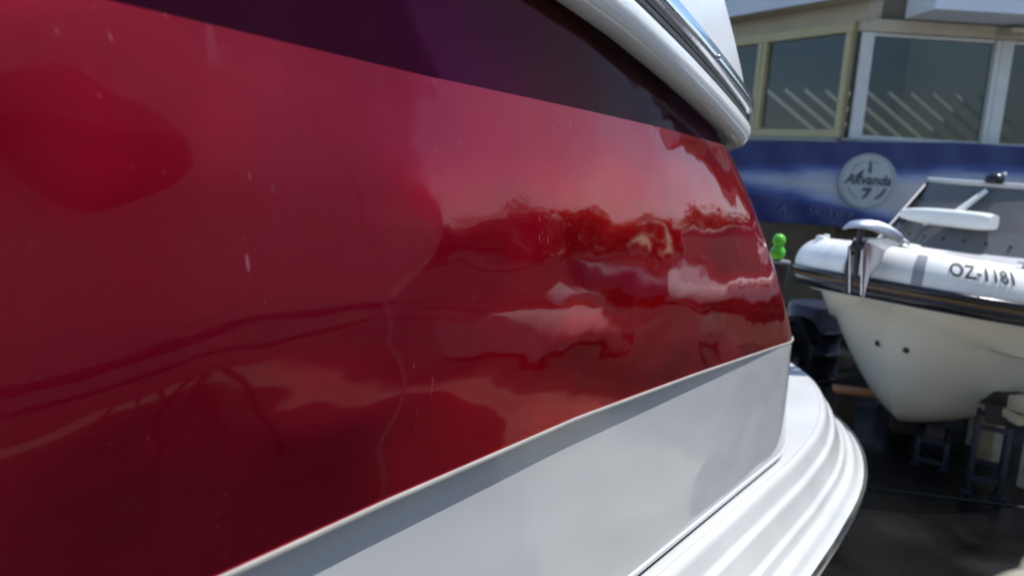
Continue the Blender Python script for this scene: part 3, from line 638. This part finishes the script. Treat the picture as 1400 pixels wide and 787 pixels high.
# angled bay on the left with olive aluminium windows
K0 = Vector((3.56, 9.06, 0)); DA = Vector((-0.43, 0.9, 0)).normalized(); rzA = math.atan2(DA.y, DA.x); NA = Vector((-DA.y, DA.x, 0)) * -1
if NA.y > 0: NA = -NA
def A(u, z, d=0.0): return K0 + DA * u + Vector((0, 0, z)) + NA * d
MB().box(A(1.9, 0.98, -0.12), (3.7, 0.2, 1.95), rzA).build('bay_wall', BROWN, bld, smooth=False)
MB().box(A(1.9, 1.975, -0.06), (3.7, 0.26, 0.04), rzA).build('bay_sill', MATS['sill_grey'], bld, smooth=False)
MB().box(A(1.85, 3.345, -0.10), (3.9, 0.2, 0.20), rzA).build('bay_lintel', BEIGE, bld, smooth=False)
for k in range(2):
    u0, u1 = (0.04, 1.42) if k == 0 else (1.42, 2.9)
    wb = MB().box(A((u0 + u1) / 2, 3.185, 0.0), (u1 - u0, 0.10, 0.11), rzA, bev=0.006).build('bay_window', OLIVE, bld, smooth=False)
    wb['label'] = 'olive aluminium window in the angled bay'
    MB().box(A((u0 + u1) / 2, 2.045, 0.0), (u1 - u0, 0.10, 0.085), rzA, bev=0.006).build('bottom_rail', OLIVE, wb, smooth=False)
    for u in (u0 + 0.05, u1 - 0.035): MB().box(A(u, 2.61, 0.0), (0.07, 0.09, 1.04), rzA, bev=0.005).build('stile', OLIVE, wb, smooth=False)
    MB().box(A((u0 + u1) / 2, 2.61, -0.01), (u1 - u0 - 0.12, 0.008, 1.05), rzA).build('pane', WG, wb, smooth=False)
MB().box(A(-0.02, 2.62, -0.06), (0.09, 0.08, 1.25), rzA).build('bay_shade_post', mat('shadow_brown', (0.05, 0.042, 0.03), 0.7), bld, smooth=False)  # dark strip; shadow beside the window frame is put into its brown
# roofs and fascias
MB().prism([A(-0.25, 3.44, 0.28), A(3.8, 3.44, 0.28), A(3.8, 3.44, -0.3), A(-0.05, 3.44, -0.3)], (0, 0, 0.03)).build('bay_soffit', BEIGE, bld, smooth=False)
MB().box(A(1.8, 3.72, 0.31), (4.2, 0.05, 0.56), rzA).build('bay_fascia', FASC, bld, smooth=False)
for k in range(2):
    MB().box(((4.555, 5.62)[k], 8.52, 3.55), ((1.245, 0.86)[k], 0.62, 0.60), bev=0.012).build('roof_box', FASC, bld, smooth=False)
for k in range(1): MB().box((5.10 + 1.50 * k, 8.86, 3.19), (0.20, 0.30, 0.05), bev=0.004).build('bracket', BEIGE, bld, smooth=False)
MB().poly([Vector((3.3, 8.9, 3.86)), Vector((6.03, 8.9, 3.86)), Vector((6.03, 9.9, 3.86)), Vector((3.1, 9.9, 3.86))]).build('roof', FASC, bld, smooth=False)  # cut short so sun falls on the added slats behind the glass
MB().box((4.3, 13.2, 1.9), (3.5, 0.1, 3.8)).build('back_wall', INT, bld, smooth=False)
MB().box((6.05, 11.1, 1.9), (0.1, 4.2, 3.8)).build('side_wall', BEIGE, bld, smooth=False)
MB().poly([(3.6, 9.21, 1.90), (5.99, 9.21, 1.90), (5.99, 13.1, 1.90), (2.4, 13.1, 1.90)]).build('inner_floor', INT, bld, smooth=False)
# sloping slats added behind the glass to imitate its streaky reflections
REFL_SLAT = mat('reflection_slat_white', (0.24, 0.235, 0.21), 0.6, var=0.1)
for k in range(11):
    Rb = Matrix.Rotation(radians(35), 3, 'Y') @ Matrix.Rotation(radians(-42), 3, 'X')
    MB().box((3.70 + 0.235 * k, 10.95 - 0.085 * k, 2.26), (1.30, 0.022, 0.085), M=Rb).build('reflection_slat', REFL_SLAT, bld, smooth=False)
# banner
def banner_material():
    m = bpy.data.materials.new('banner_print'); m.use_nodes = True; nt = m.node_tree; N = nt.nodes; L = nt.links; b = N['Principled BSDF']; b.inputs['Roughness'].default_value = 0.45
    tc = N.new('ShaderNodeTexCoord'); sp = N.new('ShaderNodeSeparateXYZ'); L.new(tc.outputs['Object'], sp.inputs[0])
    mp = N.new('ShaderNodeMapping'); mp.inputs['Scale'].default_value = (0.55, 1, 2.6); mp.inputs['Rotation'].default_value = (0, 0.12, 0); L.new(tc.outputs['Object'], mp.inputs[0])
    n = N.new('ShaderNodeTexNoise'); n.inputs['Scale'].default_value = 1.5; n.inputs['Detail'].default_value = 5; n.inputs['Distortion'].default_value = 0.5; L.new(mp.outputs[0], n.inputs['Vector'])
    def ma(op, a, b_, c=None):
        q = N.new('ShaderNodeMath'); q.operation = op
        for i, v in enumerate((a, b_, c)):
            if v is None: continue
            if isinstance(v, (int, float)): q.inputs[i].default_value = v
            else: L.new(v, q.inputs[i])
        return q.outputs[0]
    # pale cloud streak along the middle, growing paler to the right (printed picture)
    zc = ma('MULTIPLY_ADD', sp.outputs['X'], -0.06, 1.66)
    dz = ma('ABSOLUTE', ma('SUBTRACT', sp.outputs['Z'], zc), 0)
    streak = ma('SUBTRACT', 0.64, ma('MULTIPLY', dz, 2.8))
    right = ma('MULTIPLY', ma('SUBTRACT', sp.outputs['X'], 3.2), 0.34)
    v = ma('ADD', ma('ADD', streak, right), ma('MULTIPLY', n.outputs[0], 0.62))
    r = N.new('ShaderNodeValToRGB'); e = r.color_ramp.elements
    e[0].position = 0.30; e[0].color = (0.008, 0.014, 0.11, 1); e[1].position = 0.95; e[1].color = (0.45, 0.42, 0.42, 1)
    k = e.new(0.48); k.color = (0.03, 0.06, 0.22, 1); k = e.new(0.66); k.color = (0.24, 0.29, 0.42, 1)
    L.new(v, r.inputs[0]); L.new(r.outputs[0], b.inputs['Base Color'])
    return m
YN = 8.78
ban = empty('blue_banner', (4.6, YN, 1.0), 'long blue printed banner with round white emblem below the windows', 'banner')
rows = [[Vector((1.9 + 4.1 * i / 60, YN + 0.012 * sin(i * 0.8 + k * 0.7) + 0.006 * sin(i * 2.1 - k), 1.06 + (0.80 + 0.16 * min(1, i / 40)) * k / 10)) for i in range(61)] for k in range(11)]
MB().loft(rows).build('banner_sheet', banner_material(), ban, sharp=radians(89))
EM = Vector((3.745, YN - 0.026, 1.555))
INK = mat('emblem_ink', (0.03, 0.035, 0.06), 0.5); EMW = mat('emblem_white', (0.40, 0.41, 0.41), 0.5, var=0.06, vscale=10); EMG = mat('emblem_grey', (0.25, 0.26, 0.28), 0.5); LW = mat('letter_pale', (0.10, 0.10, 0.20), 0.5)
emb = MB().poly([EM + Vector((0.31 * cos(t_), 0, 0.295 * sin(t_))) for t_ in [2 * pi * k / 48 for k in range(48)]]).build('emblem', EMW, ban, smooth=False)
def flat(pts, m, d, name='emblem_mark', par=emb): return MB().poly([EM + Vector((x, -d, z)) for x, z in pts]).build(name, m, par, smooth=False)
def arcband(r_, w_, a0, a1, m, d, cx=0, cz=0):
    A_ = [radians(a0 + (a1 - a0) * k / 16) for k in range(17)]
    MB().loft([[EM + Vector((cx + (r_ - w_ / 2) * cos(t_), -d, cz + (r_ - w_ / 2) * sin(t_))) for t_ in A_], [EM + Vector((cx + (r_ + w_ / 2) * cos(t_), -d, cz + (r_ + w_ / 2) * sin(t_))) for t_ in A_]]).build('emblem_mark', m, emb, smooth=False)
flat([(-0.012, 0.215), (0.012, 0.215), (0.022, 0.16), (0.03, 0.09), (-0.012, 0.09), (-0.006, 0.15)], INK, 0.004)
flat([(-0.155, 0.03), (-0.07, 0.03), (-0.06, 0.09), (-0.05, 0.125), (-0.09, 0.10)], INK, 0.004)
arcband(0.285, 0.012, 0, 360, EMG, 0.004)
arcband(0.215, 0.014, 60, 82, EMG, 0.005); arcband(0.215, 0.02, 108, 150, EMG, 0.005); arcband(0.21, 0.03, -62, -18, mat('emblem_slate', (0.06, 0.065, 0.10), 0.5), 0.005); arcband(0.21, 0.02, -160, -115, EMG, 0.005)
flat([(-0.05, -0.075), (0.055, -0.065), (0.05, -0.10), (0.0, -0.175), (-0.045, -0.20), (-0.02, -0.15), (0.01, -0.105), (-0.05, -0.10)], INK, 0.005)
vs, fs = text_mesh('Akvanda', 0.155, 0.25, 0.004)
letters('emblem_letter', [EM + Vector((v.x * 0.92, -0.006, v.y + 0.012)) for v in vs], fs, INK, emb)
vs, fs = text_mesh('Sk. Vera', 0.15, 0.3)
letters('banner_letter', [Vector((3.38 + v.x, YN - 0.028, 1.20 + v.y)) for v in vs], fs, LW, ban)
vs, fs = text_mesh('A', 0.15, 0.3)
letters('banner_letter', [Vector((2.86 + v.x, YN - 0.028, 1.20 + v.y)) for v in vs], fs, LW, ban)
rl = MB()
for x in (2.2, 4.0, 5.8): rl.box((x, YN + 0.04, 0.98), (0.05, 0.03, 1.92))
rl.box((3.95, YN + 0.04, 1.90), (4.0, 0.03, 0.04)).box((3.95, YN + 0.04, 1.05), (4.0, 0.03, 0.03))
rl.build('banner_frame', mat('frame_dark', (0.06, 0.055, 0.05), 0.5), ban, smooth=False)

# ------------------------------------------------------------------ what the glossy hull mirrors: the yard beside the camera
NBS = -1
neigh = empty('cabin_cruiser', W(0.2, 2.6, 0), 'pale cabin cruiser on land beside the photographer, mirrored in the red hull', 'cruiser')
NOC = 2.55
def nb(s, half, z, side): return W(s, NOC - side * half, z)
stem = [(5.36, 4.0), (5.35, 3.05), (5.34, 2.6), (5.25, 2.2), (5.13, 1.8), (4.90, 1.4), (4.60, 1.05), (4.30, 0.80), (4.05, 0.62), (3.7, 0.50)]
rows = []
for (ss, zz) in stem:
    f = min(1.0, (zz - 0.5) / 2.55); hw = 0.55 + 0.72 * min(1, f * 1.6) ** 0.7; Ls = 1.5 + 0.9 * f
    near = []
    for i in range(30):
        u = i / 29; s = ss - u * u * 7.6 - 0.001; q = min(1, (ss - s) / Ls); near.append(W(s, NOC - hw * (1 - (1 - q) ** 2.2), zz + 0.06 * (1 - u) * f))
    far = [W(*( (v.dot(T)), 2 * NOC - v.dot(Nn), v.z)) for v in near]
    rows.append(near[::-1] + far[1:])
nhull = MB().loft(rows).build('cruiser_hull', gelcoat('cool_white_gelcoat', (0.84, 0.86, 0.88), 0, 0.004, 0.15), neigh)
def nstrip(z0, z1_, m, name, off=0.006):
    rr_ = []
    for zz in (z0, z1_):
        near = []
        for i in range(30):
            u = i / 29; ss = interp(sorted([(z, s) for s, z in stem]), zz); f = min(1.0, (zz - 0.5) / 2.55); hw = 0.55 + 0.72 * min(1, f * 1.6) ** 0.7; Ls = 1.5 + 0.9 * f
            s = ss - u * u * 7.6 - 0.001; q = min(1, (ss - s) / Ls); near.append(W(s + 0.004, NOC - hw * (1 - (1 - q) ** 2.2) - off, zz + 0.06 * (1 - u) * f))
        rr_.append(near)
    return MB().loft(rr_).build(name, m, neigh)
nstrip(1.02, 1.10, mat('boot_stripe', (0.03, 0.03, 0.05), 0.3), 'boot_stripe'); nstrip(0.78, 0.84, MATS['boot_stripe'], 'boot_stripe')
nstrip(3.80, 3.90, mat('navy_stripe', (0.04, 0.05, 0.10), 0.3), 'sheer_stripe')
top = [rows[0], [v + Vector((0, 0, 0.12)) + (W(1, NOC, 0) - Vector((v.x, v.y, 0))) * 0.06 for v in rows[0]], [W(0.2, NOC, 4.3) + (v - W(0.2, NOC, v.z)) * 0.5 + Vector((0, 0, 0.0)) for v in rows[0]]]
top[2] = [Vector((v.x, v.y, 4.3)) for v in top[2]]
MB().loft(top).build('cruiser_deck', WHITE2, neigh)
MB().box(W(-0.6, NOC, 4.7), (1.5, 2.8, 0.95), -PHI, bev=0.15).build('cruiser_cabin', WHITE2, neigh)
MB().box(W(-0.6, NOC, 4.8), (1.53, 2.4, 0.38), -PHI, bev=0.02).build('cabin_window', mat('cabin_glass', (0.01, 0.012, 0.015), 0.05), neigh)
for k, (s_, o_) in enumerate(((2.6, 2.2), (2.6, 2.9), (-1.4, 2.0), (-1.4, 3.1))):
    c = W(s_, o_, 0); st = empty('prop_stand', c, ['near prop stand below the cabin cruiser bow', 'far prop stand below the cabin cruiser bow', 'near prop stand below the cabin cruiser stern', 'far prop stand below the cabin cruiser stern'][k], 'stand', 'prop stands under the cruiser')
    for q in range(3): MB().tube([c + Vector((0.3 * cos(q * 2.1), 0.3 * sin(q * 2.1), 0)), c + Vector((0, 0, 0.55))], 0.02, 8).build('leg', NAVY, st)
    MB().box(c + Vector((0, 0, 0.58)), (0.2, 0.2, 0.06)).build('pad', OLD, st)
PW_ = mat('pole_white', (0.8, 0.8, 0.78), 0.4)
# unseen ball fender, added so the red hull mirrors a dark blob
fc = W(1.40, 1.02, 2.20)
fen = empty('added_fender', fc, 'round dark red ball fender added beside the cabin cruiser, mirrored in the red hull as a dark blob', 'fender')
MB().lathe([(0.0001, -0.25), (0.10, -0.23), (0.19, -0.17), (0.245, -0.06), (0.25, 0.03), (0.22, 0.13), (0.15, 0.21), (0.06, 0.245), (0.03, 0.255), (0.0001, 0.256)], fc, 24).build('fender_ball', mat('fender_red', (0.10, 0.012, 0.01), 0.35), fen)
MB().lathe([(0.246, 0.06), (0.225, 0.13), (0.154, 0.213), (0.06, 0.25), (0.0001, 0.26)], fc, 24).build('fender_lit_top', mat('lit_top_orange', (0.55, 0.22, 0.10), 0.4), fen)  # orange top paints the lit upper edge of the mirrored blob
MB().tube([fc + Vector((0, 0, 0.3)), fc + Vector((0, 0, 0.62)), fc + Nn * 0.10 + Vector((0, 0, 1.9))], 0.003, 6).build('fender_line', mat('rope', (0.25, 0.24, 0.22), 0.9), fen)

po = MB().tube([W(2.72, 0.95, 0.0), W(2.90, 1.27, 3.9)], [0.022, 0.018], 10).build('streak_pole', PW_); tag(po, 'long white pole added against the cabin cruiser for a pale streak in the red hull', 'pole')  # unseen pole, put here for its pale streak in the hull mirror
def streak_dinghy(x, y, rz, L_, label):  # unseen dinghies, added for pale streaks in the hull reflection
    d = empty('dinghy', (x, y, 0), label, 'dinghy'); R = Matrix.Rotation(rz, 3, 'Z'); rows = []
    for i in range(17):
        u = i / 16; hw = 0.62 * (1 - abs(2 * u - 0.75) ** 2.6 * (0.9 if u > 0.375 else 0.35)); hw = max(0.02, hw) if u < 1 else 0.02; top_ = 0.46 - 0.22 * max(0, u - 0.6) ** 1.5
        rows.append([Vector((x, y, 0)) + R @ Vector(((u - 0.5) * L_, hw * cos(t_), 0.03 + top_ * sin(t_) ** 0.75 if 0 < t_ < pi else 0.03)) for t_ in [pi * k / 14 for k in range(15)]])
    mb = MB().loft(rows); mb.f.append(tuple(range(15))); mb.build('dinghy_hull', HYP, d)
    MB().box(Vector((x, y, 0.50)) + R @ Vector((-0.1, 0, 0)), (L_ * 0.7, 0.05, 0.06), rz, bev=0.01).build('keel_strip', OLD, d)
    MB().tube([rows[i][0] + Vector((0, 0, 0.0)) for i in range(17)], 0.022, 8).build('gunwale', BLACKR, d); MB().tube([rows[i][-1] for i in range(17)], 0.022, 8).build('gunwale', BLACKR, d)
streak_dinghy(5.9, 4.7, radians(70), 2.3, 'white upturned dinghy added near the cruiser, mirrored as pale streaks in the red hull')
streak_dinghy(10.2, 7.4, radians(20), 2.8, 'white upturned dinghy added farther out, mirrored as pale streaks in the red hull')
tc_ = empty('added_covered_boat', (9.4, 9.4, 0), 'small boat under a dark blue tarpaulin, added to be mirrored dark in the red hull', 'boat')  # unseen tarped boat, added for a dark streak in the hull reflection
rows = []
for i in range(21):
    u = i / 20; w_ = 0.9 * sin(pi * min(1, 0.12 + u * 0.95)) ** 0.6 + 0.02
    rows.append([Vector((9.4, 9.4, 0)) + Matrix.Rotation(radians(-25), 3, 'Z') @ Vector(((u - 0.5) * 4.6, w_ * cos(t_) * (1 + 0.04 * sin(9 * u + 5 * t_)), 0.35 + 0.85 * max(0, sin(t_)) ** 0.6 * (0.8 + 0.2 * sin(7 * u)))) for t_ in [pi * k / 16 for k in range(17)]])
MB().loft(rows).build('tarpaulin', mat('tarp_blue', (0.03, 0.06, 0.16), 0.45, var=0.2, bump=0.01, bscale=5), tc_)
for q in (-1.2, 1.2): MB().box(Vector((9.4, 9.4, 0.2)) + Matrix.Rotation(radians(-25), 3, 'Z') @ Vector((q, 0, 0)), (0.2, 1.2, 0.4), radians(-25)).build('cradle', OLD, tc_)

# trees along the far side of the yard
BARK = mat('bark', (0.07, 0.05, 0.035), 0.9, var=0.4, vscale=6)
LEAVES = [mat('leaf_dark', (0.035, 0.06, 0.022), 0.6), mat('leaf_olive', (0.06, 0.085, 0.035), 0.6), mat('leaf_green', (0.045, 0.085, 0.025), 0.6)]
def tree(x, y, h, cr_, label, k):
    t = empty('tree', (x, y, 0), label, 'tree', 'trees on the far side of the yard'); rnd = random.Random(k * 31 + 5)
    m = MB().tube([(x, y, 0), (x + 0.1, y, h * 0.3), (x - 0.05, y + 0.1, h * 0.62)], [0.022 * h, 0.016 * h, 0.008 * h], 8)
    cl_ = []
    for i in range(40):
        v = Vector((rnd.gauss(0, 1), rnd.gauss(0, 1), rnd.gauss(0, 0.8))).normalized() * rnd.uniform(0.35, 1.0)
        cl_.append(Vector((x, y, h * 0.54)) + Vector((v.x * cr_, v.y * cr_, v.z * h * 0.46)))
    for c in cl_[:7]: m.tube([(x, y, h * 0.32), Vector((x, y, h * 0.4)).lerp(c, 0.5), c], [0.01 * h, 0.006 * h, 0.002 * h], 6)
    m.build('trunk', BARK, t)
    vs = []; fs = []
    for c in cl_:
        for j in range(85):
            p = c + Vector((rnd.gauss(0, 0.38), rnd.gauss(0, 0.38), rnd.gauss(0, 0.3))) * cr_ * 0.45
            q = Vector((rnd.uniform(-1, 1), rnd.uniform(-1, 1), rnd.uniform(-1, 1))).normalized(); w_ = q.orthogonal().normalized(); e = rnd.uniform(0.16, 0.34)
            b_ = len(vs); vs += [p - q * e, p + w_ * e * 0.55, p + q * e, p - w_ * e * 0.55]; fs.append((b_, b_ + 1, b_ + 2, b_ + 3))
    mesh('crown', vs, fs, LEAVES[k % 3], t, smooth=False, recalc=False)
TL = ['broad dark tree nearest the building', 'tall olive-green tree second from the building', 'round green tree third from the building', 'tall dark tree fourth from the building', 'low olive tree fifth from the building', 'wide green tree sixth from the building', 'dark tree seventh from the building', 'tall olive tree third from the far end', 'green tree next to the far end', 'dark tree at the far end of the row']
for k in range(len(TL)):
    az = radians(33 + 4.8 * k); d = 56 + 6 * sin(k * 2.3)
    tree(d * sin(az), d * cos(az), 4.6 + 1.6 * abs(sin(k * 1.7 + 0.4)), 3.3 + 0.6 * cos(k), TL[k] + ', mirrored in the red hull', k)

# ------------------------------------------------------------------ keep the file tidy
for o in list(bpy.data.objects):
    if o.type == 'MESH' and len(o.data.polygons) == 0: bpy.data.objects.remove(o)
